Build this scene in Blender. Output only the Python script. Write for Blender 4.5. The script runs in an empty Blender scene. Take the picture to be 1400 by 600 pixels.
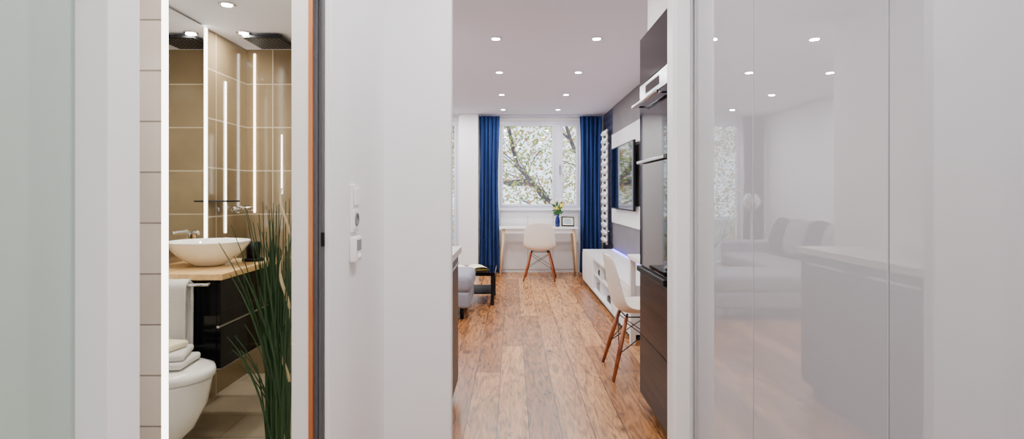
import bpy, bmesh, math, random
from mathutils import Vector, Matrix
random.seed(7)
S=bpy.context.scene
COL=S.collection

# ---------------------------------------------------------------- materials
def srgb(r,g,b):
    f=lambda c:(c/255/12.92) if c/255<=0.04045 else ((c/255+0.055)/1.055)**2.4
    return (f(r),f(g),f(b),1)
def mat(name,c,rough=.5,metal=0,ior=1.5,coat=0,emit=None,es=0,trans=0,bump=0,bscale=50,var=0,vscale=5):
    m=bpy.data.materials.new(name); m.use_nodes=True
    nt=m.node_tree; b=nt.nodes['Principled BSDF']
    col=srgb(*c)
    b.inputs['Base Color'].default_value=col
    b.inputs['Roughness'].default_value=rough
    b.inputs['Metallic'].default_value=metal
    b.inputs['IOR'].default_value=ior
    b.inputs['Coat Weight'].default_value=coat
    b.inputs['Transmission Weight'].default_value=trans
    if emit:
        b.inputs['Emission Color'].default_value=srgb(*emit); b.inputs['Emission Strength'].default_value=es
    tc=nt.nodes.new('ShaderNodeTexCoord')
    n=nt.nodes.new('ShaderNodeTexNoise'); n.inputs['Scale'].default_value=vscale
    nt.links.new(tc.outputs['Object'],n.inputs['Vector'])
    if var>0:
        mx=nt.nodes.new('ShaderNodeMix'); mx.data_type='RGBA'
        mx.inputs[6].default_value=tuple(x*(1-var) for x in col[:3])+(1,)
        mx.inputs[7].default_value=tuple(min(1,x*(1+var)) for x in col[:3])+(1,)
        nt.links.new(n.outputs['Fac'],mx.inputs[0]); nt.links.new(mx.outputs[2],b.inputs['Base Color'])
    if bump>0:
        n2=nt.nodes.new('ShaderNodeTexNoise'); n2.inputs['Scale'].default_value=bscale
        nt.links.new(tc.outputs['Object'],n2.inputs['Vector'])
        bp=nt.nodes.new('ShaderNodeBump'); bp.inputs['Strength'].default_value=bump; bp.inputs['Distance'].default_value=.01
        nt.links.new(n2.outputs['Fac'],bp.inputs['Height']); nt.links.new(bp.outputs[0],b.inputs['Normal'])
    return m
def leafmat(name,c):
    m=bpy.data.materials.new(name); m.use_nodes=True
    nt=m.node_tree; N=nt.nodes; L=nt.links; N.remove(N['Principled BSDF'])
    tc=N.new('ShaderNodeTexCoord'); n=N.new('ShaderNodeTexNoise'); n.inputs['Scale'].default_value=2.5
    L.new(tc.outputs['Object'],n.inputs['Vector'])
    col=srgb(*c); mx=N.new('ShaderNodeMix'); mx.data_type='RGBA'
    mx.inputs[6].default_value=tuple(x*.8 for x in col[:3])+(1,); mx.inputs[7].default_value=tuple(min(1,x*1.2) for x in col[:3])+(1,)
    L.new(n.outputs['Fac'],mx.inputs[0])
    d=N.new('ShaderNodeBsdfDiffuse'); t=N.new('ShaderNodeBsdfTranslucent'); ms=N.new('ShaderNodeMixShader'); ms.inputs[0].default_value=.5
    L.new(mx.outputs[2],d.inputs[0]); L.new(mx.outputs[2],t.inputs[0]); L.new(d.outputs[0],ms.inputs[1]); L.new(t.outputs[0],ms.inputs[2])
    L.new(ms.outputs[0],N['Material Output'].inputs[0])
    return m

def wood_floor():
    m=bpy.data.materials.new('oak_plank_floor'); m.use_nodes=True
    nt=m.node_tree; N=nt.nodes; L=nt.links; b=N['Principled BSDF']
    tc=N.new('ShaderNodeTexCoord')
    mp=N.new('ShaderNodeMapping'); mp.inputs['Rotation'].default_value=(0,0,math.radians(90)); mp.inputs['Location'].default_value=(0.3,.08,0)
    L.new(tc.outputs['Object'],mp.inputs['Vector'])
    br=N.new('ShaderNodeTexBrick'); br.inputs['Scale'].default_value=1
    br.inputs['Brick Width'].default_value=1.9; br.inputs['Row Height'].default_value=.17
    br.inputs['Mortar Size'].default_value=.0022; br.inputs['Mortar Smooth'].default_value=.1; br.inputs['Bias'].default_value=0
    br.offset=.37
    br.inputs['Color1'].default_value=srgb(208,152,98); br.inputs['Color2'].default_value=srgb(152,98,56); br.inputs['Mortar'].default_value=srgb(56,32,18)
    L.new(mp.outputs[0],br.inputs['Vector'])
    mg=N.new('ShaderNodeMapping'); mg.inputs['Scale'].default_value=(13,1.5,1)
    L.new(tc.outputs['Object'],mg.inputs['Vector'])
    n=N.new('ShaderNodeTexNoise'); n.inputs['Scale'].default_value=1.6; n.inputs['Detail'].default_value=8; n.inputs['Distortion'].default_value=2.2; n.inputs['Roughness'].default_value=.65
    L.new(mg.outputs[0],n.inputs['Vector'])
    cr=N.new('ShaderNodeValToRGB'); cr.color_ramp.elements[0].position=.37; cr.color_ramp.elements[0].color=(.32,.27,.23,1)
    cr.color_ramp.elements[1].position=.60; cr.color_ramp.elements[1].color=(1.15,1.13,1.08,1)
    L.new(n.outputs['Fac'],cr.inputs[0])
    mx=N.new('ShaderNodeMix'); mx.data_type='RGBA'; mx.blend_type='MULTIPLY'; mx.inputs[0].default_value=.9
    L.new(br.outputs['Color'],mx.inputs[6]); L.new(cr.outputs[0],mx.inputs[7])
    mk=N.new('ShaderNodeMapping'); mk.inputs['Scale'].default_value=(4.5,2.0,1)
    L.new(tc.outputs['Object'],mk.inputs['Vector'])
    vo=N.new('ShaderNodeTexVoronoi'); vo.inputs['Scale'].default_value=1.0
    L.new(mk.outputs[0],vo.inputs['Vector'])
    ck=N.new('ShaderNodeValToRGB'); ck.color_ramp.elements[0].position=.02; ck.color_ramp.elements[0].color=(.2,.14,.1,1)
    ck.color_ramp.elements[1].position=.16; ck.color_ramp.elements[1].color=(1,1,1,1)
    L.new(vo.outputs['Distance'],ck.inputs[0])
    m2=N.new('ShaderNodeMix'); m2.data_type='RGBA'; m2.blend_type='MULTIPLY'; m2.inputs[0].default_value=1
    L.new(mx.outputs[2],m2.inputs[6]); L.new(ck.outputs[0],m2.inputs[7])
    L.new(m2.outputs[2],b.inputs['Base Color'])
    b.inputs['Roughness'].default_value=.26
    bp=N.new('ShaderNodeBump'); bp.inputs['Strength'].default_value=.15; bp.inputs['Distance'].default_value=.01
    L.new(n.outputs['Fac'],bp.inputs['Height']); L.new(bp.outputs[0],b.inputs['Normal'])
    return m

def tiles(name,c1,c2,mortar,w,h,rough=.25,offset=0.0,floor=False,ms=.003,zoff=0,ior=1.5):
    m=bpy.data.materials.new(name); m.use_nodes=True
    nt=m.node_tree; N=nt.nodes; L=nt.links; b=N['Principled BSDF']
    tc=N.new('ShaderNodeTexCoord')
    br=N.new('ShaderNodeTexBrick'); br.inputs['Scale'].default_value=1
    br.inputs['Brick Width'].default_value=w; br.inputs['Row Height'].default_value=h
    br.inputs['Mortar Size'].default_value=ms; br.offset=offset
    br.inputs['Color1'].default_value=srgb(*c1); br.inputs['Color2'].default_value=srgb(*c2); br.inputs['Mortar'].default_value=srgb(*mortar)
    if floor:
        L.new(tc.outputs['Object'],br.inputs['Vector'])
    else:
        sp=N.new('ShaderNodeSeparateXYZ'); L.new(tc.outputs['Object'],sp.inputs[0])
        ad=N.new('ShaderNodeMath'); ad.operation='ADD'; L.new(sp.outputs[0],ad.inputs[0]); L.new(sp.outputs[1],ad.inputs[1])
        az=N.new('ShaderNodeMath'); az.operation='ADD'; L.new(sp.outputs[2],az.inputs[0]); az.inputs[1].default_value=zoff
        cb=N.new('ShaderNodeCombineXYZ'); L.new(ad.outputs[0],cb.inputs[0]); L.new(az.outputs[0],cb.inputs[1])
        L.new(cb.outputs[0],br.inputs['Vector'])
    n=N.new('ShaderNodeTexNoise'); n.inputs['Scale'].default_value=3; n.inputs['Detail'].default_value=5
    L.new(tc.outputs['Object'],n.inputs['Vector'])
    mx=N.new('ShaderNodeMix'); mx.data_type='RGBA'; mx.blend_type='OVERLAY'; mx.inputs[0].default_value=.35
    L.new(br.outputs['Color'],mx.inputs[6]); L.new(n.outputs['Fac'],mx.inputs[7])
    L.new(mx.outputs[2],b.inputs['Base Color'])
    b.inputs['Roughness'].default_value=rough; b.inputs['IOR'].default_value=ior
    bp=N.new('ShaderNodeBump'); bp.inputs['Strength'].default_value=.5; bp.inputs['Distance'].default_value=.004; bp.invert=True
    L.new(br.outputs['Fac'],bp.inputs['Height']); L.new(bp.outputs[0],b.inputs['Normal'])
    return m

def grain(name,c1,c2,axis=1,rough=.4,scale=1.0,ior=1.5):
    m=bpy.data.materials.new(name); m.use_nodes=True
    nt=m.node_tree; N=nt.nodes; L=nt.links; b=N['Principled BSDF']
    tc=N.new('ShaderNodeTexCoord'); mp=N.new('ShaderNodeMapping')
    sc=[25*scale]*3; sc[axis]=1.5*scale; mp.inputs['Scale'].default_value=sc
    L.new(tc.outputs['Object'],mp.inputs['Vector'])
    n=N.new('ShaderNodeTexNoise'); n.inputs['Scale'].default_value=1.5; n.inputs['Detail'].default_value=6; n.inputs['Distortion'].default_value=.6
    L.new(mp.outputs[0],n.inputs['Vector'])
    cr=N.new('ShaderNodeValToRGB'); cr.color_ramp.elements[0].position=.35; cr.color_ramp.elements[1].position=.65
    cr.color_ramp.elements[0].color=srgb(*c1); cr.color_ramp.elements[1].color=srgb(*c2)
    L.new(n.outputs['Fac'],cr.inputs[0]); L.new(cr.outputs[0],b.inputs['Base Color'])
    b.inputs['Roughness'].default_value=rough; b.inputs['IOR'].default_value=ior
    return m

def bubble_wall():
    m=bpy.data.materials.new('navy_bubble_wallpaper'); m.use_nodes=True
    nt=m.node_tree; N=nt.nodes; L=nt.links; b=N['Principled BSDF']
    tc=N.new('ShaderNodeTexCoord'); v=N.new('ShaderNodeTexVoronoi'); v.inputs['Scale'].default_value=9; v.inputs['Randomness'].default_value=.2
    L.new(tc.outputs['Object'],v.inputs['Vector'])
    cr=N.new('ShaderNodeValToRGB'); cr.color_ramp.elements[0].position=.25; cr.color_ramp.elements[1].position=.5
    cr.color_ramp.elements[0].color=srgb(66,70,104); cr.color_ramp.elements[1].color=srgb(14,16,36)
    L.new(v.outputs['Distance'],cr.inputs[0]); L.new(cr.outputs[0],b.inputs['Base Color'])
    b.inputs['Roughness'].default_value=.45
    return m

M={}
M['wall']=mat('white_wall_paint',(240,240,242),.85,bump=.04,bscale=220)
M['ceil']=mat('ceiling_paint',(230,229,241),.9,bump=.02,bscale=150)
M['floor']=wood_floor()
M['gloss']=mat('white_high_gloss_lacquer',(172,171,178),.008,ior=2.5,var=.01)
M['lacq']=mat('white_lacquer',(240,240,242),.25,var=.01)
M['frame']=mat('white_door_frame_paint',(242,242,243),.35,var=.01)
M['winframe']=mat('white_window_frame',(222,224,238),.35,var=.01)
M['black']=mat('black_gloss',(6,7,12),.06,ior=1.28,var=.1)
M['blackm']=mat('black_matt',(14,14,18),.5,var=.1,ior=1.3)
M['ovenglass']=mat('oven_glass',(5,7,20),.03,ior=1.34,var=.1)
M['darkwood']=grain('dark_wood_veneer',(18,12,13),(56,40,38),1,.35,ior=1.2)
M['steel']=mat('brushed_steel',(190,192,198),.25,metal=1,var=.03)
M['chrome']=mat('chrome',(225,228,232),.08,metal=1,var=.01)
M['mirror']=mat('mirror_silver',(238,240,238),.0,metal=1)
M['curtain']=mat('blue_curtain_fabric',(12,46,104),.9,var=.2,vscale=12,bump=.2,bscale=300)
M['darkcurtain']=mat('grey_curtain_fabric',(44,46,70),.9,var=.1,bump=.2,bscale=300)
M['shell']=mat('white_plastic_shell',(240,230,218),.35,var=.01)
M['legwood']=grain('chair_leg_wood',(122,60,30),(168,92,50),2,.4)
M['paleoak']=grain('pale_oak',(205,170,130),(226,196,158),2,.45)
M['ctop']=grain('oak_countertop',(206,164,104),(230,194,140),1,.35)
M['porc']=mat('white_porcelain',(245,244,240),.08,coat=.5,var=.005)
M['towel']=mat('white_terry_towel',(236,234,230),.95,bump=.8,bscale=260,var=.03)
M['browntile']=tiles('brown_stone_tile',(144,126,98),(122,105,80),(190,176,150),.6,.3,.12,.0,zoff=.09,ms=.004)
M['greytile']=tiles('grey_green_tile',(192,190,172),(180,178,158),(210,208,196),.6,.3,.2,.0,zoff=.09,ms=.004)
M['creamtile']=tiles('cream_stone_tile',(226,218,210),(212,203,194),(150,142,134),.6,.165,.4,.5,ms=.003)
M['floortile']=tiles('beige_floor_tile',(188,176,154),(176,164,142),(130,118,98),.6,.3,.3,.5,floor=True)
M['frost']=mat('frosted_glass',(174,190,180),.35,var=.01)
M['led']=mat('led_strip_diffuser',(255,255,255),.5,emit=(255,248,232),es=7)
M['spot']=mat('downlight_lens',(255,255,255),.5,emit=(255,250,240),es=30)
M['sofa']=mat('light_grey_sofa_fabric',(140,140,152),.95,bump=.4,bscale=300,var=.08)
M['cush']=mat('grey_cushion_fabric',(64,66,82),.95,bump=.4,bscale=300,var=.08)
M['cushb']=mat('navy_cushion_fabric',(30,36,66),.95,bump=.4,bscale=300,var=.08)
M['concrete']=mat('grey_plaster_panel',(106,101,106),.7,var=.18,vscale=4,bump=.1,bscale=40)
M['bubble']=bubble_wall()
M['tv']=mat('tv_screen',(8,12,24),.04,ior=1.7,var=.05)
M['green']=mat('grass_blade_green',(30,60,24),.5,var=.35,vscale=14)
M['leaf']=mat('flower_leaf',(48,100,46),.5,var=.2)
M['petal']=mat('yellow_petal',(250,222,96),.6,var=.1)
M['petalw']=mat('white_petal',(248,244,230),.6,var=.03)
M['navy']=mat('navy_glass_vase',(14,28,92),.1,var=.1)
M['print']=mat('printed_photo',(170,190,205),.4,var=.5,vscale=22)
M['paper']=mat('paper_pages',(240,230,200),.7,var=.05)
M['bookr']=mat('book_cover_ochre',(190,160,70),.5,var=.1)
M['bookb']=mat('book_cover_dark',(46,48,70),.5,var=.1)
M['reed']=mat('dried_reed',(190,170,130),.7,var=.25,vscale=30)
M['bark']=mat('tree_bark',(92,84,92),.9,var=.3,bump=.5,bscale=30)
M['lf1']=leafmat('autumn_leaf_yellow',(222,200,132))
M['lf2']=leafmat('autumn_leaf_green',(152,178,104))
M['lf3']=leafmat('autumn_leaf_rust',(206,156,118))
M['grass']=mat('courtyard_lawn',(110,130,90),.9,var=.2)
M['facade']=mat('neighbour_facade',(176,182,196),.9,var=.05)
M['fwin']=mat('facade_window',(96,110,134),.2,var=.1)
M['switch']=mat('white_switch_plastic',(244,244,244),.3,var=.005)
M['grey']=mat('grey_plastic',(120,122,126),.4,var=.02)
M['jambwood']=grain('raw_wood_edge',(178,100,54),(206,132,78),2,.5)
M['metal']=mat('dark_aluminium_channel',(110,112,122),.35,metal=.8,var=.03)
M['counter']=mat('light_worktop',(214,206,200),.3,var=.05,vscale=30)
M['carcass']=mat('closet_carcass',(120,120,126),.6,var=.02)
M['violetled']=mat('violet_led_strip',(160,140,255),.5,emit=(90,80,255),es=8)
def glassmat():
    m=bpy.data.materials.new('window_glass'); m.use_nodes=True
    nt=m.node_tree; N=nt.nodes; N.remove(N['Principled BSDF'])
    t=N.new('ShaderNodeBsdfTransparent'); g=N.new('ShaderNodeBsdfGlossy'); g.inputs['Roughness'].default_value=.02
    mx=N.new('ShaderNodeMixShader'); mx.inputs[0].default_value=.04
    nt.links.new(t.outputs[0],mx.inputs[1]); nt.links.new(g.outputs[0],mx.inputs[2]); nt.links.new(mx.outputs[0],N['Material Output'].inputs[0])
    return m
M['glass']=glassmat()

# ---------------------------------------------------------------- builder
class B:
    def __init__(s,name): s.name=name; s.bm=bmesh.new(); s.mats=[]
    def mi(s,m):
        m=M[m]
        if m not in s.mats: s.mats.append(m)
        return s.mats.index(m)
    def faces(s,verts,faces,m,smooth=False,T=None):
        k=s.mi(m); vs=[s.bm.verts.new(T@Vector(v) if T else Vector(v)) for v in verts]
        for f in faces:
            try:
                fc=s.bm.faces.new([vs[i] for i in f]); fc.material_index=k; fc.smooth=smooth
            except ValueError: pass
    def box(s,x0,x1,y0,y1,z0,z1,m,bev=0,T=None,seg=2):
        t=bmesh.new(); bmesh.ops.create_cube(t,size=1)
        for v in t.verts:
            v.co=Vector(((x0+x1)/2+v.co.x*(x1-x0),(y0+y1)/2+v.co.y*(y1-y0),(z0+z1)/2+v.co.z*(z1-z0)))
        if bev>0: bmesh.ops.bevel(t,geom=t.edges[:],offset=bev,segments=seg,affect='EDGES',profile=.5)
        s.merge(t,m,bev>0 and seg>2,T)
    def merge(s,t,m,smooth,T=None):
        t.verts.index_update()
        s.faces([v.co.copy() for v in t.verts],[[v.index for v in f.verts] for f in t.faces],m,smooth,T); t.free()
    def tube(s,pts,rad,m,n=10,T=None,cap=True):
        pts=[Vector(p) for p in pts]
        if not hasattr(rad,'__len__'): rad=[rad]*len(pts)
        V=[];F=[]
        up=None
        for i,p in enumerate(pts):
            a=pts[max(0,i-1)]; c=pts[min(len(pts)-1,i+1)]; d=(c-a).normalized()
            if up is None: up=d.orthogonal().normalized()
            u=(up-d*up.dot(d)).normalized(); up=u; w=d.cross(u)
            for k in range(n):
                A=2*math.pi*k/n; V.append(p+(u*math.cos(A)+w*math.sin(A))*rad[i])
        for i in range(len(pts)-1):
            for k in range(n):
                F.append([i*n+k,i*n+(k+1)%n,(i+1)*n+(k+1)%n,(i+1)*n+k])
        if cap: F.append(list(range(n))[::-1]); F.append([(len(pts)-1)*n+k for k in range(n)])
        s.faces(V,F,m,True,T)
    def lathe(s,cx,cy,prof,m,n=32,sx=1,sy=1,T=None):
        V=[];F=[]
        for r,z in prof:
            for k in range(n):
                A=2*math.pi*k/n; V.append((cx+r*sx*math.cos(A),cy+r*sy*math.sin(A),z))
        for i in range(len(prof)-1):
            for k in range(n): F.append([i*n+k,i*n+(k+1)%n,(i+1)*n+(k+1)%n,(i+1)*n+k])
        F.append(list(range(n))[::-1]); F.append([(len(prof)-1)*n+k for k in range(n)])
        s.faces(V,F,m,True,T)
    def ell(s,c,r,m,T=None,n=16,p=1.0):
        V=[];F=[];h=n//2
        def sp(x): return math.copysign(abs(x)**p,x)
        for i in range(h+1):
            a=-math.pi/2+math.pi*i/h
            for k in range(n):
                b=2*math.pi*k/n
                V.append((c[0]+r[0]*sp(math.cos(a))*sp(math.cos(b)),c[1]+r[1]*sp(math.cos(a))*sp(math.sin(b)),c[2]+r[2]*sp(math.sin(a))))
        for i in range(h):
            for k in range(n): F.append([i*n+k,i*n+(k+1)%n,(i+1)*n+(k+1)%n,(i+1)*n+k])
        s.faces(V,F,m,True,T)
    def grid(s,fn,nu,nv,m,T=None):
        V=[fn(i/nu,j/nv) for i in range(nu+1) for j in range(nv+1)]
        F=[[i*(nv+1)+j,(i+1)*(nv+1)+j,(i+1)*(nv+1)+j+1,i*(nv+1)+j+1] for i in range(nu) for j in range(nv)]
        s.faces(V,F,m,True,T)
    def done(s,parent=None,fix=True,loc=None):
        if fix: bmesh.ops.recalc_face_normals(s.bm,faces=s.bm.faces[:])
        me=bpy.data.meshes.new(s.name); s.bm.to_mesh(me); s.bm.free()
        for m in s.mats: me.materials.append(m)
        o=bpy.data.objects.new(s.name,me); COL.objects.link(o)
        if parent: o.parent=parent
        if loc: o.location=loc
        return o
def simple(name,*boxes):
    b=B(name)
    for x in boxes: b.box(*x[:6],x[6],x[7] if len(x)>7 else 0)
    return b.done()

H=2.5
# ---------------------------------------------------------------- shell
simple('floor',(-2.72,1.6,-1.6,9.6,-.1,0,'floor'))
simple('floor_bathroom',(-1.84,-.90,.76,4.06,.0005,.004,'floortile'),(-.90,-.63,.76,2.385,.0005,.004,'floortile'))
simple('ceiling',(-2.72,1.6,-1.6,9.6,H,H+.12,'ceil'))
simple('ceiling_bathroom',(-1.84,-.90,.76,4.06,2.25,2.3,'ceil'),(-.90,-.63,.76,2.385,2.25,2.3,'ceil'))
simple('wall_right',(1.47,1.6,-1.6,9.6,0,H,'wall'))
simple('wall_left',(-2.72,-2.6,4.2,9.6,0,H,'wall'))
simple('wall_near',(-.64,1.47,-1.6,-1.5,0,H,'wall'))
Yb=9.35
simple('wall_back',(-2.6,-2.2,Yb,Yb+.25,0,H,'wall'),(-2.2,-.84,Yb,Yb+.25,2.42,H,'wall'),
       (-.84,-.23,Yb,Yb+.25,0,H,'wall'),(-.23,1.11,Yb,Yb+.25,2.42,H,'wall'),(-.23,1.11,Yb,Yb+.25,0,1.0,'wall'),
       (1.11,1.47,Yb,Yb+.25,0,H,'wall'),(-2.2,-.84,Yb,Yb+.25,0,.08,'wall'))
simple('wall_column',(-.83,-.53,9.12,Yb-.001,0,H,'wall'))
simple('wall_hall_left',(-.63,-.525,1.70,2.40,0,H,'wall'))
simple('wall_hall_left_header',(-.63,-.525,.10,1.70,2.1,H,'wall'))
simple('wall_hall_left_near',(-.63,-.525,-1.5,.10,0,H,'wall'))
simple('wall_passage_left',(-.89,-.25,2.40,2.46,0,H,'wall',.002))
simple('wall_passage_header',(-.25,.675,2.40,2.46,2.30,H,'wall'))
simple('wall_passage_right',(.675,1.47,2.405,2.46,0,H,'wall'))
simple('wall_kitchen',(-.89,-.83,2.46,4.2,0,H,'wall'))
simple('wall_living_near',(-2.72,-.89,4.1,4.2,0,H,'wall'))
b=B('trim_passage_frame')
b.box(.655,.738,2.385,2.47,0,2.28,'frame',.003)
b.box(.668,.725,2.378,2.386,0,2.26,'frame',.002)
b.done()
b=B('trim_bathroom_jamb')
b.box(-.632,-.582,1.676,1.70,0,2.1,'frame',.002)
b.box(-.582,-.570,1.672,1.70,0,2.1,'jambwood')
b.box(-.570,-.558,1.680,1.70,0,2.1,'metal')
b.box(-.558,-.546,1.690,1.70,0,2.1,'grey')
b.box(-.546,-.538,1.674,1.70,0,2.1,'metal',.001)
b.box(-.538,-.523,1.678,1.70,0,2.1,'frame',.002)
b.box(-.546,-.536,1.670,1.676,1.10,1.14,'blackm',.001)
b.done()
b=B('door_frosted_glass')
b.box(-.60,-.59,.105,.79,.03,2.07,'frost')
b.box(-.628,-.545,.79,.858,0,2.098,'frame',.002)
b.box(-.61,-.58,.105,.79,0,.03,'frame'); b.box(-.61,-.58,.105,.79,2.07,2.098,'frame')
b.done()
simple('wall_bathroom_left',(-1.96,-1.84,.66,4.1,0,2.4,'browntile'))
simple('wall_bathroom_back',(-1.84,-.902,4.06,4.099,0,2.25,'browntile'))
simple('wall_bathroom_near',(-1.84,-.63,.66,.76,0,2.4,'creamtile'))
simple('wall_bathroom_right',(-.90,-.891,2.40,4.06,0,2.25,'greytile'))
simple('wall_bathroom_return',(-.891,-.64,2.385,2.399,0,2.25,'greytile'))
simple('wall_bathroom_partition',(-1.84,-1.139,1.9,1.935,0.004,2.25,'creamtile'))
b=B('led_light_strip'); b.box(-1.1385,-1.132,1.902,1.928,.004,2.24,'led'); b.done()

# ---------------------------------------------------------------- windows
def window(name,x0,x1,z0,z1,mulls,handle=None):
    b=B(name); y0,y1=Yb+.03,Yb+.10; t=.05
    b.box(x0,x1,y0,y1,z1-t,z1,'winframe',.004); b.box(x0,x1,y0,y1,z0,z0+t,'winframe',.004)
    b.box(x0,x0+t,y0,y1,z0+t,z1-t,'winframe',.004); b.box(x1-t,x1,y0,y1,z0+t,z1-t,'winframe',.004)
    for m in mulls: b.box(m-.05,m+.05,y0,y1,z0+t,z1-t,'winframe',.004)
    xs=[x0+t]+[v for m in mulls for v in (m-.05,m+.05)]+[x1-t]
    for i in range(0,len(xs),2):
        a,c=xs[i],xs[i+1]; s=.035; ya,yb=y0-.015,y0+.05
        b.box(a,c,ya,yb,z1-t-s,z1-t,'winframe',.004); b.box(a,c,ya,yb,z0+t,z0+t+s,'winframe',.004)
        b.box(a,a+s,ya,yb,z0+t+s,z1-t-s,'winframe',.004); b.box(c-s,c,ya,yb,z0+t+s,z1-t-s,'winframe',.004)
        b.box(a+s,c-s,y0+.02,y0+.024,z0+t+s,z1-t-s,'glass')
    if handle:
        b.box(handle-.012,handle+.012,y0-.03,y0-.015,1.58,1.72,'steel',.003); b.box(handle-.01,handle+.01,y0-.06,y0-.045,1.55,1.68,'steel',.004)
        b.box(handle-.008,handle+.008,y0-.06,y0-.02,1.655,1.675,'steel')
    b.done()
window('window_1',-.23,1.11,1.0,2.42,[.73],.765)
window('window_2',-2.2,-.84,.08,2.42,[-1.5],-1.45)
simple('trim_window_sill',(-.19,1.06,9.27,Yb+.03,.985,1.005,'winframe',.004))
b=B('trim_parapet_panel')
for a,c in ((-.19,.25),(.255,.65),(.655,1.06)):
    b.box(a,c,9.325,9.349,.05,.90,'lacq',.003)
b.box(-.19,1.06,9.335,9.349,.90,.98,'lacq')
b.done()
b=B('curtain_rail'); b.box(-.83,1.45,9.24,9.30,2.47,2.499,'winframe',.003); b.done()

def curtain(name,x0,x1,y,m,folds,amp=.035,flare=.0,z0=.02,z1=2.469):
    b=B(name)
    def f(u,v):
        t=u; z=z1+(z0-z1)*v
        w=(x1-x0)*(1+flare*v*v-0.10*math.sin(math.pi*v)); c=(x0+x1)/2
        x=c+(t-.5)*w+.006*math.sin(v*9+t*20)
        a=amp*(.6+.4*v)
        yy=y+a*math.sin(t*folds*2*math.pi+.5*math.sin(v*3))+.3*a*math.sin(t*folds*4.3*math.pi+1+v*2)
        return (x,yy,z)
    b.grid(f,folds*14,24,m); o=b.done(fix=False)
    md=o.modifiers.new('t','SOLIDIFY'); md.thickness=.003
    return o
curtain('blue_curtain',-.515,-.20,9.17,'curtain',5,amp=.045,flare=.03)
curtain('blue_curtain.001',1.06,1.40,9.17,'curtain',5,amp=.045,flare=.03)
curtain('grey_curtain',-2.5,-2.16,9.2,'darkcurtain',5)

# ---------------------------------------------------------------- closet
b=B('gloss_white_closet')
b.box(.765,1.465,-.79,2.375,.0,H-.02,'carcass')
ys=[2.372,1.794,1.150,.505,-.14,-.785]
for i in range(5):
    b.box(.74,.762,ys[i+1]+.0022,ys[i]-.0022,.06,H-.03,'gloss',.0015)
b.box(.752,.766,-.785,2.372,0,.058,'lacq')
b.done()

# ---------------------------------------------------------------- tall kitchen unit
b=B('tall_kitchen_oven_cabinet')
X=.754
b.box(X+.022,1.465,2.475,3.45,.08,2.16,'blackm')
b.box(X+.06,1.465,2.475,3.44,.0,.08,'blackm')
b.box(X,X+.022,2.48,3.45,1.885,2.155,'black',.002)
b.box(X,X+.022,2.48,2.84,.80,1.88,'black',.002)
for z0,z1 in ((.085,.43),(.435,.79)):
    b.box(X,X+.022,2.48,3.45,z0,z1,'darkwood',.002)
b.box(X,X+.022,2.845,3.45,1.79,1.88,'steel',.002)
b.box(X-.002,X,3.0,3.3,1.815,1.86,'ovenglass')
b.box(X,X+.022,2.845,3.45,1.445,1.785,'ovenglass',.002)
b.tube([(X-.045,2.87,1.755),(X-.045,3.43,1.755)],.010,'steel')
for y in (2.9,3.4): b.tube([(X-.045,y,1.755),(X+.005,y,1.755)],.006,'steel')
b.box(X-.02,X+.022,2.845,3.45,1.425,1.44,'steel',.002)
b.box(X,X+.022,2.845,3.45,.835,1.42,'ovenglass',.002)
b.box(X-.02,X+.022,2.84,3.45,.80,.83,'blackm',.003)
b.done()
simple('trim_kitchen_bulkhead',(.80,1.469,2.47,3.45,2.165,2.499,'wall'))

b=B('kitchen_base_cabinet')
b.box(-.826,-.36,2.475,3.68,.08,.88,'blackm')
b.box(-.826,-.40,2.475,3.66,0,.08,'blackm')
for y0,y1 in ((2.48,3.08),(3.084,3.68)):
    b.box(-.36,-.338,y0,y1,.085,.42,'darkwood',.002); b.box(-.36,-.338,y0,y1,.425,.865,'darkwood',.002)
    b.box(-.34,-.325,y0+.1,y1-.1,.82,.835,'steel',.002)
b.box(-.828,-.318,2.472,3.70,.88,.92,'counter',.003)
b.done()

# ---------------------------------------------------------------- downlights
def downlight(x,y,z,power,i,r=.035,col=(1,.95,.88)):
    b=B('ceiling_downlight')
    b.lathe(x,y,[(r+.012,z-.001),(r+.014,z-.006),(r,z-.008),(r,z-.004)],'chrome',24)
    b.lathe(x,y,[(r-.003,z-.0095),(r-.003,z-.005)],'spot',20)
    b.done()
    l=bpy.data.lights.new('downlight_lamp','AREA'); l.shape='DISK'; l.size=r*2; l.energy=power; l.color=col
    o=bpy.data.objects.new('downlight_lamp',l); o.location=(x,y,z-.012); COL.objects.link(o)
for x in (-.13,.68,-.95,-1.78):
    for y in (4.7,6.0,7.35,8.65):
        downlight(x,y,H,13,0,col=(1,.96,.93))
downlight(.2,3.3,H,12,0)
for x,y in ((.1,1.9),(.1,.9),(.1,-.2),(.1,-1.0)): downlight(x,y,H,15,0,.045,(1,.98,.96))  # unseen hall fittings, added to light the hallway
for x,y in ((-1.5,3.08),(-1.66,3.62),(-1.35,2.4),(-.9,1.4)): downlight(x,y,2.25,11,0,.03,(1,.93,.83))

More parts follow.
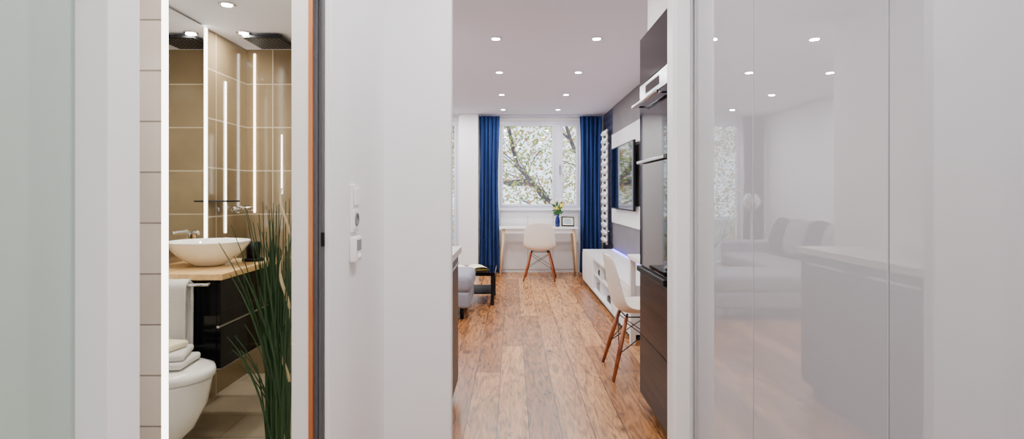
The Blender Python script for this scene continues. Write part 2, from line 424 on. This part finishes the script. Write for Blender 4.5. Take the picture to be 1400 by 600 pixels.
# ---------------------------------------------------------------- right wall
simple('trim_wall_panel_upper',(1.45,1.469,4.0,8.4,2.10,2.499,'concrete'),(1.45,1.469,4.0,8.4,.30,.84,'concrete'),(1.45,1.469,4.0,8.4,1.11,1.84,'concrete'))
simple('trim_wall_panel_white',(1.435,1.469,4.0,8.42,1.845,2.095,'lacq',.003),(1.435,1.469,4.0,8.42,.845,1.105,'lacq',.003))
simple('trim_wall_panel_patterned',(1.458,1.469,8.425,9.34,.0,2.499,'bubble'))
b=B('television'); b.box(1.375,1.40,6.62,8.07,1.05,1.87,'blackm',.004); b.box(1.372,1.376,6.635,8.055,1.067,1.855,'tv'); b.box(1.40,1.4495,7.1,7.6,1.3,1.6,'blackm'); b.done()
b=B('designer_radiator')
for y in (8.62,8.98): b.tube([(1.40,y,.5),(1.40,y,2.2)],.018,'lacq')
for i in range(15):
    z=.56+i*.114
    b.ell((1.385,8.8,z),(.03,.26,.042),'lacq',n=16)
for z in (.7,2.0):
    for y in (8.62,8.98): b.tube([(1.40,y,z),(1.457,y,z)],.012,'chrome')
b.done()
b=B('white_tv_sideboard')
X0,X1=1.0,1.43
b.box(X0+.03,X1,5.0,8.25,.0,.05,'blackm')
b.box(X0,X1,4.98,8.27,.44,.47,'lacq',.002); b.box(X0,X1,4.98,8.27,.05,.08,'lacq',.002)
b.box(X1-.02,X1,4.98,8.27,.08,.44,'lacq')
for y in (4.98,5.9,6.75,7.25,8.25): b.box(X0+.018,X1-.02,y,y+.02,.08,.44,'lacq')
for y0,y1 in ((5.0,5.44),(5.444,5.9),(7.265,7.75),(7.754,8.268)):
    b.box(X0-.004,X0+.016,y0,y1,.083,.437,'lacq',.0015)
b.box(X0+.02,X1-.02,5.92,7.25,.25,.265,'lacq')
b.done()
b=B('media_boxes_and_books')
y=5.97
while y<6.68:
    w=random.uniform(.02,.04); h=random.uniform(.12,.155)
    b.box(1.06,1.24,y,y+w*.95,.2655,.2655+h,random.choice(['bookb','bookr','paper','cushb','grey'])); y+=w
b.box(1.04,1.36,6.0,6.4,.0805,.14,'blackm',.004); b.box(1.04,1.36,6.82,7.2,.0805,.16,'grey',.004); b.box(1.05,1.30,6.85,7.15,.2655,.32,'blackm',.004)
b.done()
b=B('violet_led_strip'); b.box(1.405,1.425,5.0,8.2,.4701,.48,'violetled'); b.done()
b=B('white_dining_table')
b.box(.97,1.445,3.52,4.92,.71,.745,'lacq',.004)
for x in (1.0,1.39):
    for y in (3.56,4.86): b.box(x-.02,x+.025,y-.02,y+.025,0,.71,'lacq',.003)
b.done()

# ---------------------------------------------------------------- chairs
def shell_chair(name,loc,rot):
    b=B(name)
    T=Matrix.Translation(Vector(loc))@Matrix.Rotation(rot,4,'Z')
    P=[(.235,.415),(.21,.438),(.13,.443),(.03,.432),(-.07,.425),(-.14,.44),(-.185,.485),(-.205,.56),(-.222,.65),(-.238,.74),(-.252,.815),(-.256,.835)]
    W=[.165,.205,.225,.232,.235,.235,.232,.228,.222,.208,.165,.10]
    A=[0,0,0,.05,.15,.35,.65,.85,1,1,1,1]
    R=[.015,.03,.045,.055,.06,.065,.06,.05,.045,.04,.03,.02]
    n=len(P); nv=20
    def cr(arr,t):
        t=t*(n-1); i=min(int(t),n-2); f=t-i
        g=lambda k: arr[max(0,min(n-1,k))]
        p0,p1,p2,p3=g(i-1),g(i),g(i+1),g(i+2)
        return .5*((2*p1)+(-p0+p2)*f+(2*p0-5*p1+4*p2-p3)*f*f+(-p0+3*p1-3*p2+p3)*f**3)
    ys=[p[0] for p in P]; zs=[p[1] for p in P]
    nu=36; rows=[]
    for side in (0,1):
        for i in range(nu+1):
            t=i/nu
            y,z,w,a,r=cr(ys,t),cr(zs,t),cr(W,t),cr(A,t),cr(R,t)
            for j in range(nv+1):
                s=(j/nv-.5)*2; sx=math.sin(s*math.pi/2)
                lift=r*abs(sx)**2.2
                nn=(0,math.sin(a*math.pi/2),math.cos(a*math.pi/2))
                off=-.005*side
                rows.append((w*sx,y+nn[1]*(lift+off),z+nn[2]*(lift+off)))
    F=[]; m=(nu+1)*(nv+1); k=nv+1
    for i in range(nu):
        for j in range(nv):
            F.append([i*k+j,(i+1)*k+j,(i+1)*k+j+1,i*k+j+1]); F.append([m+i*k+j,m+i*k+j+1,m+(i+1)*k+j+1,m+(i+1)*k+j])
    for i in range(nu):
        F.append([i*k,m+i*k,m+(i+1)*k,(i+1)*k]); F.append([i*k+nv,(i+1)*k+nv,m+(i+1)*k+nv,m+i*k+nv])
    for j in range(nv):
        F.append([j,j+1,m+j+1,m+j]); F.append([nu*k+j,m+nu*k+j,m+nu*k+j+1,nu*k+j+1])
    b.faces(rows,F,'shell',True,T)
    tops=[];bots=[]
    for sx,sy in ((1,1),(-1,1),(-1,-1),(1,-1)):
        tp=Vector((sx*.13,sy*.11-.01,.405)); bt=Vector((sx*.225,sy*.215-.01,0.003)); tops.append(tp); bots.append(bt)
        b.tube([bt,bt.lerp(tp,.5),tp],[.011,.0165,.013],'legwood',12,T)
        b.tube([tp+Vector((0,0,-.02)),Vector((sx*.11,sy*.1-.01,.428))],.008,'blackm',8,T)
    for i in range(4):
        j=(i+1)%4
        b.tube([bots[i].lerp(tops[i],.42),bots[j].lerp(tops[j],.93)],.0035,'blackm',6,T)
        b.tube([bots[j].lerp(tops[j],.42),bots[i].lerp(tops[i],.93)],.0035,'blackm',6,T)
        b.tube([tops[i]+Vector((0,0,.005)),tops[j]+Vector((0,0,.005))],.0045,'blackm',6,T)
    return b.done()
shell_chair('shell_chair',(.41,8.55,0),math.radians(-6))
shell_chair('shell_chair.001',(.90,4.12,0),math.radians(-90))

# ---------------------------------------------------------------- desk
b=B('writing_desk')
x0,x1,y0,y1=-.19,1.0,8.78,9.24
b.box(x0,x1,y0,y1,.72,.745,'lacq',.004)
b.box(x0+.06,x1-.06,y0+.04,y1-.04,.655,.72,'lacq',.003)
for sx,x in ((1,x0+.07),(-1,x1-.07)):
    for sy,y in ((1,y0+.05),(-1,y1-.06)):
        b.tube([(x-sx*.055,y-sy*.03,.002),(x,y,.72)],[.012,.022],'paleoak',12)
b.done()
b=B('flower_vase')
b.lathe(.70,9.0,[(.03,.746),(.036,.76),(.038,.83),(.03,.88),(.022,.90),(.028,.93),(.024,.93),(.018,.90)],'navy',24)
for i in range(26):
    a=random.uniform(0,6.28); r=random.uniform(.02,.10); h=random.uniform(.99,1.18)
    tx,ty=.70+r*math.cos(a),9.0+r*.8*math.sin(a)
    b.tube([(.70,9.0,.88),(.70+(tx-.70)*.4,9.0+(ty-9.0)*.4,.96),(tx,ty,h)],.002,'leaf',5)
    if i%3: 
        for k in range(6):
            q=k*math.pi/3; b.ell((tx+.018*math.cos(q),ty+.006*math.sin(q),h+.018*math.sin(q)),(.013,.006,.013),'petal' if i%2 else 'petalw',n=6)
    b.ell((tx,ty-.008,h),(.007,.006,.007),'petal',n=6)
    for q in (.6,.85):
        T=Matrix.Translation((.70+(tx-.70)*q,9+(ty-9)*q,h-.09*(1.3-q)))@Matrix.Rotation(a,4,'Y')
        b.ell((0,0,0),(.03,.012,.012),'leaf',T,n=8)
b.done()
b=B('photo_frame')
T=Matrix.Translation((.86,9.02,.75))@Matrix.Rotation(math.radians(-14),4,'X')@Matrix.Rotation(math.radians(8),4,'Z')
b.box(-.10,.10,-.008,.008,0,.15,'blackm',.002,T); b.box(-.083,.083,-.010,-.008,.017,.133,'paper',0,T); b.box(-.055,.055,-.011,-.010,.035,.115,'print',0,T)
b.box(-.01,.01,.008,.012,0,.1,'blackm',0,T)
b.done()

# ---------------------------------------------------------------- sofa & coffee table
b=B('corner_sofa')
def soft(x0,x1,y0,y1,z0,z1,m,bv=.05,T=None): b.box(x0,x1,y0,y1,z0,z1,m,bv,T,4)
soft(-2.56,-1.5,5.75,8.35,.12,.28,'sofa',.03)
soft(-1.5,-.42,5.75,6.48,.12,.28,'sofa',.03)
soft(-2.3,-1.45,6.5,7.35,.27,.44,'sofa'); soft(-2.3,-1.45,7.36,8.2,.27,.44,'sofa'); soft(-2.3,-.40,5.75,6.49,.27,.45,'sofa',.06)
soft(-2.58,-2.28,5.75,8.35,.2,.78,'sofa',.06); soft(-2.3,-1.5,8.2,8.4,.2,.6,'sofa',.06)
for x,y in ((-.5,5.85),(-.5,6.4),(-2.5,5.85),(-2.5,8.25),(-1.6,8.25)): b.tube([(x,y,0.001),(x,y,.13)],.02,'blackm')
b.done()
b=B('sofa_cushions')
for i,(x,y,a,m) in enumerate(((-2.12,6.0,10,'cush'),(-2.1,6.4,-5,'cushb'),(-2.1,6.85,5,'cush'),(-2.1,7.3,-8,'sofa'),(-2.08,7.75,6,'cush'),(-1.85,6.1,20,'sofa'))):
    T=Matrix.Translation((x,y,.70))@Matrix.Rotation(math.radians(a),4,'Z')@Matrix.Rotation(math.radians(-15),4,'Y')
    b.ell((0,0,0),(.09,.25,.24),m,T,n=24,p=.6)
b.done()
b=B('coffee_table')
b.box(-.95,-.19,6.55,7.25,.33,.37,'black',.004); b.box(-.90,-.24,6.6,7.2,.12,.135,'blackm')
for x in (-.92,-.22):
    for y in (6.58,7.22): b.box(x-.018,x+.018,y-.018,y+.018,0,.33,'blackm')
b.done()
b=B('open_magazine')
T=Matrix.Translation((-.5,6.85,.372))@Matrix.Rotation(.3,4,'Z')
b.grid(lambda u,v:((u-.5)*.42,(v-.5)*.28,.035*abs(math.sin(u*math.pi*2))**.6+.001),24,2,'paper',T)
b.box(-.2,.2,-.14,.14,0,.0008,'bookr',0,T)
b.done(fix=False)
b=B('side_table_with_lamp')
b.lathe(-2.1,8.75,[(.2,.0),(.2,.02),(.02,.03),(.02,.5),(.22,.51),(.22,.54)],'blackm',28)
b.lathe(-2.1,8.75,[(.08,.541),(.08,.555),(.012,.57),(.012,1.0),(.05,1.02),(.12,1.08),(.13,1.15),(.09,1.24),(.03,1.27)],'chrome',28)
b.done()

# ---------------------------------------------------------------- switches
b=B('light_switch_and_socket_panel')
xw=-.525
b.box(xw,xw+.010,1.89,1.972,1.125,1.28,'switch',.003)
b.box(xw+.010,xw+.016,1.902,1.960,1.212,1.268,'switch',.003)
b.box(xw+.010,xw+.013,1.902,1.960,1.135,1.198,'switch',.003)
T=Matrix.Translation((xw+.013,1.931,1.166))@Matrix.Rotation(math.radians(90),4,'Y')
b.lathe(0,0,[(.022,0),(.022,.003),(.019,.003),(.019,.0005)],'grey',24,T=T)
b.done()
b=B('wall_thermostat')
b.box(xw,xw+.022,1.885,1.965,1.028,1.112,'switch',.006,seg=3)
b.box(xw+.022,xw+.0235,1.90,1.95,1.065,1.10,'grey')
b.tube([(xw+.02,1.925,1.045),(xw+.028,1.925,1.045)],.009,'switch',16)
b.done()

# ---------------------------------------------------------------- bathroom fittings
b=B('bathroom_mirror'); b.box(-1.839,-1.825,2.2,3.47,.98,2.24,'steel'); b.box(-1.825,-1.823,2.2,3.47,.98,2.24,'mirror'); b.done()
b=B('led_light_strip.001'); b.box(-1.839,-1.818,3.472,3.495,.97,2.24,'led'); b.done()
b=B('led_light_strip.002'); b.box(-1.839,-1.832,3.745,3.757,1.0,1.97,'led'); b.done()
b=B('led_light_strip.003'); b.box(-1.79,-1.778,4.052,4.059,1.12,2.22,'led'); b.done()
b=B('led_light_strip.004'); b.box(-1.60,-1.592,4.054,4.059,1.25,1.66,'led'); b.done()
b=B('rain_shower_head'); b.box(-1.67,-1.43,3.62,3.90,2.215,2.235,'blackm',.003); b.box(-1.665,-1.435,3.625,3.895,2.213,2.215,'blackm'); b.box(-1.57,-1.53,3.74,3.78,2.235,2.25,'chrome')
for i in range(8):
    for j in range(8): b.box(-1.65+i*.028,-1.645+i*.028,3.64+j*.032,3.645+j*.032,2.2105,2.213,'grey')
b.done()
b=B('shower_mixer'); b.tube([(-1.839,3.85,1.15),(-1.77,3.85,1.15)],.02,'chrome',14); b.tube([(-1.78,3.74,1.15),(-1.78,3.98,1.15)],.018,'chrome',14)
b.done()
b=B('shower_shelf'); b.box(-1.839,-1.72,3.54,3.70,1.20,1.21,'blackm',.002)
b.done()
b=B('bathroom_vanity')
b.box(-1.838,-1.39,2.75,3.40,.43,.845,'black')
b.box(-1.389,-1.37,2.75,3.40,.43,.618,'black',.002); b.box(-1.389,-1.37,2.75,3.40,.63,.842,'black',.002)
b.box(-1.388,-1.376,2.75,3.40,.619,.629,'steel'); b.box(-1.392,-1.366,2.75,3.40,.425,.43,'steel')
b.box(-1.838,-1.355,2.735,3.415,.846,.875,'ctop',.002)
b.done()
b=B('towel_rail'); b.tube([(-1.75,2.70,.83),(-1.40,2.70,.83)],.007,'chrome')
for x in (-1.74,-1.41): b.tube([(x,2.70,.83),(x,2.749,.83)],.006,'chrome')
b.done()
b=B('hanging_towel')
def tw(u,v):
    x=-1.71+.22*u
    if v<.5: z=.842-(.5-v)*2*.30; y=2.722
    else: z=.842-(v-.5)*2*.32; y=2.678
    if abs(v-.5)<.02: z=.845;y=2.70
    return (x,y+.004*math.sin(u*14+v*3),z)
b.grid(tw,30,40,'towel'); o=b.done(fix=False); md=o.modifiers.new('s','SOLIDIFY'); md.thickness=.012
b=B('vessel_sink')
b.lathe(-1.59,3.07,[(.07,.877),(.085,.885),(.13,.915),(.175,.955),(.205,1.0),(.208,1.005),(.198,1.003),(.165,.965),(.12,.925),(.06,.90),(.02,.896)],'porc',48,1,1.0)
b.tube([(-1.59,3.07,.896),(-1.59,3.07,.899)],.02,'chrome',16)
b.done()
b=B('basin_tap'); b.tube([(-1.81,3.33,.876),(-1.81,3.33,1.02),(-1.80,3.32,1.035),(-1.75,3.27,1.03)],[.013,.013,.013,.010],'chrome',12); b.done()
b=B('soap_cup'); b.lathe(-1.45,3.28,[(.055,.877),(.06,.882),(.06,.890),(.03,.892),(.036,.895),(.04,.98),(.036,.98),(.03,.90)],'blackm',24); b.done()
b=B('wall_hung_toilet')
def dsec(L,W,z,x0=-1.838,yc=2.49,n=28):
    pts=[]
    s=max(.01,L-W*.62); z+=.03; L-=.015
    pts.append((x0,yc-W*.42,z)); 
    for k in range(n+1):
        a=-math.pi/2+math.pi*k/n
        pts.append((x0+s+(L-s)*math.cos(a),yc+W/2*math.sin(a),z))
    pts.append((x0,yc+W*.42,z)); return pts
secs=[(.20,.18,.06),(.28,.23,.075),(.40,.28,.13),(.49,.325,.22),(.54,.35,.32),(.56,.362,.42),(.565,.365,.435)]
V=[];F=[];k=31
for L,W,z in secs: V+=dsec(L,W,z)
for i in range(len(secs)-1):
    for j in range(k): F.append([i*k+j,i*k+(j+1)%k,(i+1)*k+(j+1)%k,(i+1)*k+j])
F.append(list(range(k))); F.append([(len(secs)-1)*k+j for j in range(k)])
b.faces(V,F,'porc',True)
lid=[(.565,.37,.438),(.575,.378,.443),(.575,.378,.462),(.57,.372,.475),(.54,.345,.482),(.3,.2,.486)]
V=[];F=[]
for L,W,z in lid: V+=dsec(L,W,z)
for i in range(len(lid)-1):
    for j in range(k): F.append([i*k+j,i*k+(j+1)%k,(i+1)*k+(j+1)%k,(i+1)*k+j])
F.append(list(range(k))); F.append([(len(lid)-1)*k+j for j in range(k)])
b.faces(V,F,'porc',True)
b.box(-1.838,-1.8,2.36,2.62,.90,1.05,'porc',.004)
b.done()
b=B('folded_towels')
for i,(z,w,a,m) in enumerate(((.519,.17,.1,'towel'),(.549,.15,.3,'towel'),(.579,.10,-.2,'paper'))):
    T=Matrix.Translation((-1.53,2.50,z))@Matrix.Rotation(a,4,'Z'); b.box(-w,w*.9,-.10,.10,0,.029,m,.012,T,4)
b.done()
# grass plant
b=B('potted_ornamental_grass')
cx,cy=-.825,2.06
b.lathe(cx,cy,[(.07,.006),(.085,.02),(.10,.16),(.105,.26),(.10,.28),(.09,.275),(.085,.24)],'blackm',28)
for i in range(150):
    a=random.uniform(0,6.28); r0=random.uniform(0,.045); h=random.uniform(.4,1.0)
    da=random.uniform(0,6.28); ln=abs(random.gauss(.02,.06))*(h/.8)
    if math.cos(da)>0: ln*=.3
    if math.sin(da)>0: ln*=.6
    bx,by=cx+r0*math.cos(a),cy+r0*math.sin(a); w=random.uniform(.0012,.0034)
    px=math.cos(random.uniform(-.6,.6)); 
    V=[];F=[];n=8
    for k_ in range(n+1):
        t=k_/n; off=ln*1.8*t**2
        x=bx+off*math.cos(da); y=by+off*math.sin(da); z=.25+h*t-(ln*.9*t**3 if ln>.08 else 0)
        ww=w*(1-t**3)+.0004
        V+=[(x-ww*px,y-.002,z),(x+ww*px,y+.002,z)]
        if k_: F.append([2*k_-2,2*k_-1,2*k_+1,2*k_])
    b.faces(V,F,'green',True)
V=[]
for k_ in range(60):
    t=k_/59; V.append((cx+.025+.014*math.sin(t*24),cy+.0+.014*math.cos(t*24),.27+t*1.0))
b.tube(V,[.006]*46+[.0065-.0003*q for q in range(14)],'reed',8)
b.done(fix=False)

# ---------------------------------------------------------------- outside
simple('courtyard_ground',(-40,40,10.5,60,-8.2,-8,'grass'))
b=B('neighbour_building')
b.box(-30,34,42,48,-8,-.6,'facade')
for i in range(20):
    for j in range(2): b.box(-28+i*3,-26.4+i*3,41.9,42.05,-7+j*3,-5.3+j*3,'fwin')
b.done()
def tree(name,base,h,seed,nleaf,spread=1.0,limbs=(),sg=.16):
    R=random.Random(seed); b=B(name); tips=[]
    def rec(p,d,L,r,dep):
        n=4; pts=[p]; rr=[r]; q=p.copy(); dd=d.copy()
        for i in range(n):
            dd=(dd+Vector((R.gauss(0,.16),R.gauss(0,.16),R.gauss(.02,.10)))).normalized(); q=q+dd*L/n; pts.append(q.copy()); rr.append(r*(1-.5*(i+1)/n))
            if dep>=3: tips.append((q.copy(),L))
        b.tube(pts,rr,'bark',7 if dep<3 else 4)
        if dep<6:
            for i in range(3 if dep<4 else 2):
                k=R.randint(1,n); a=R.uniform(0,6.28)
                nd=(dd*.75+Vector((math.cos(a),math.sin(a)*.8,R.uniform(-.25,.55)))*spread*.75).normalized()
                rec(pts[k],nd,L*R.uniform(.6,.82),rr[k]*.68,dep+1)
    rec(Vector(base),Vector((-.08,0,1)),h*.5,.16,0)
    for L in limbs:
        P=[Vector(p) for p in L]; n=len(P); rr=[.085-.055*i/(n-1) for i in range(n)]
        b.tube(P,rr,'bark',8)
        for i in range(1,n):
            for q in range(3): rec(P[i],(P[i]-P[i-1]).normalized()+Vector((R.uniform(-.8,.8),R.uniform(-.4,.4),R.uniform(-.5,.8))),R.uniform(.7,1.1),rr[i]*.45,4)
    for i in range(nleaf):
        p,L=R.choice(tips); c=p+Vector((R.gauss(0,sg),R.gauss(0,sg),R.gauss(0,sg))); s=R.uniform(.03,.065)
        u=Vector((R.gauss(0,1),R.gauss(0,1),R.gauss(0,1))).normalized(); v=u.orthogonal().normalized()
        b.faces([c-u*s,c-v*s*.6,c+u*s,c+v*s*.6],[[0,1,2,3]],R.choice(['lf1','lf1','lf2','lf3','lf2']))
    b.done(fix=False)
tree('autumn_tree',(2.2,15,-8),13,3,18000,sg=.2,limbs=(
  [(2.2,15,-2),(1.5,14.0,.1),(.95,13.0,.85),(.45,12.8,1.5),(.1,12.7,1.9),(-.1,12.7,2.8),(-.3,12.7,3.8)],
  [(2.2,15,-1.5),(2.1,14.4,.8),(1.75,13.8,1.8),(1.4,13.6,2.4),(1.0,13.5,3.6)],
  [(.45,12.8,1.5),(-.1,13.0,1.5),(-.7,13.2,1.75),(-1.3,13.4,2.3)]))
tree('autumn_tree.001',(-3.5,18,-8),13,11,12000,sg=.3)
tree('autumn_tree.002',(-.5,23,-8),15,5,16000,sg=.3)

# ---------------------------------------------------------------- world/camera
w=bpy.data.worlds.new('World'); S.world=w; w.use_nodes=True
bg=w.node_tree.nodes['Background']
bg.inputs[0].default_value=(.78,.89,1,1); bg.inputs[1].default_value=3.4
cam=bpy.data.cameras.new('Camera'); co=bpy.data.objects.new('Camera',cam); COL.objects.link(co)
co.location=(0,0,1.25); co.rotation_euler=(math.radians(90),0,0)
cam.sensor_width=36; cam.lens=800/1400*36; cam.shift_y=-35/1400; cam.clip_start=.02
S.camera=co
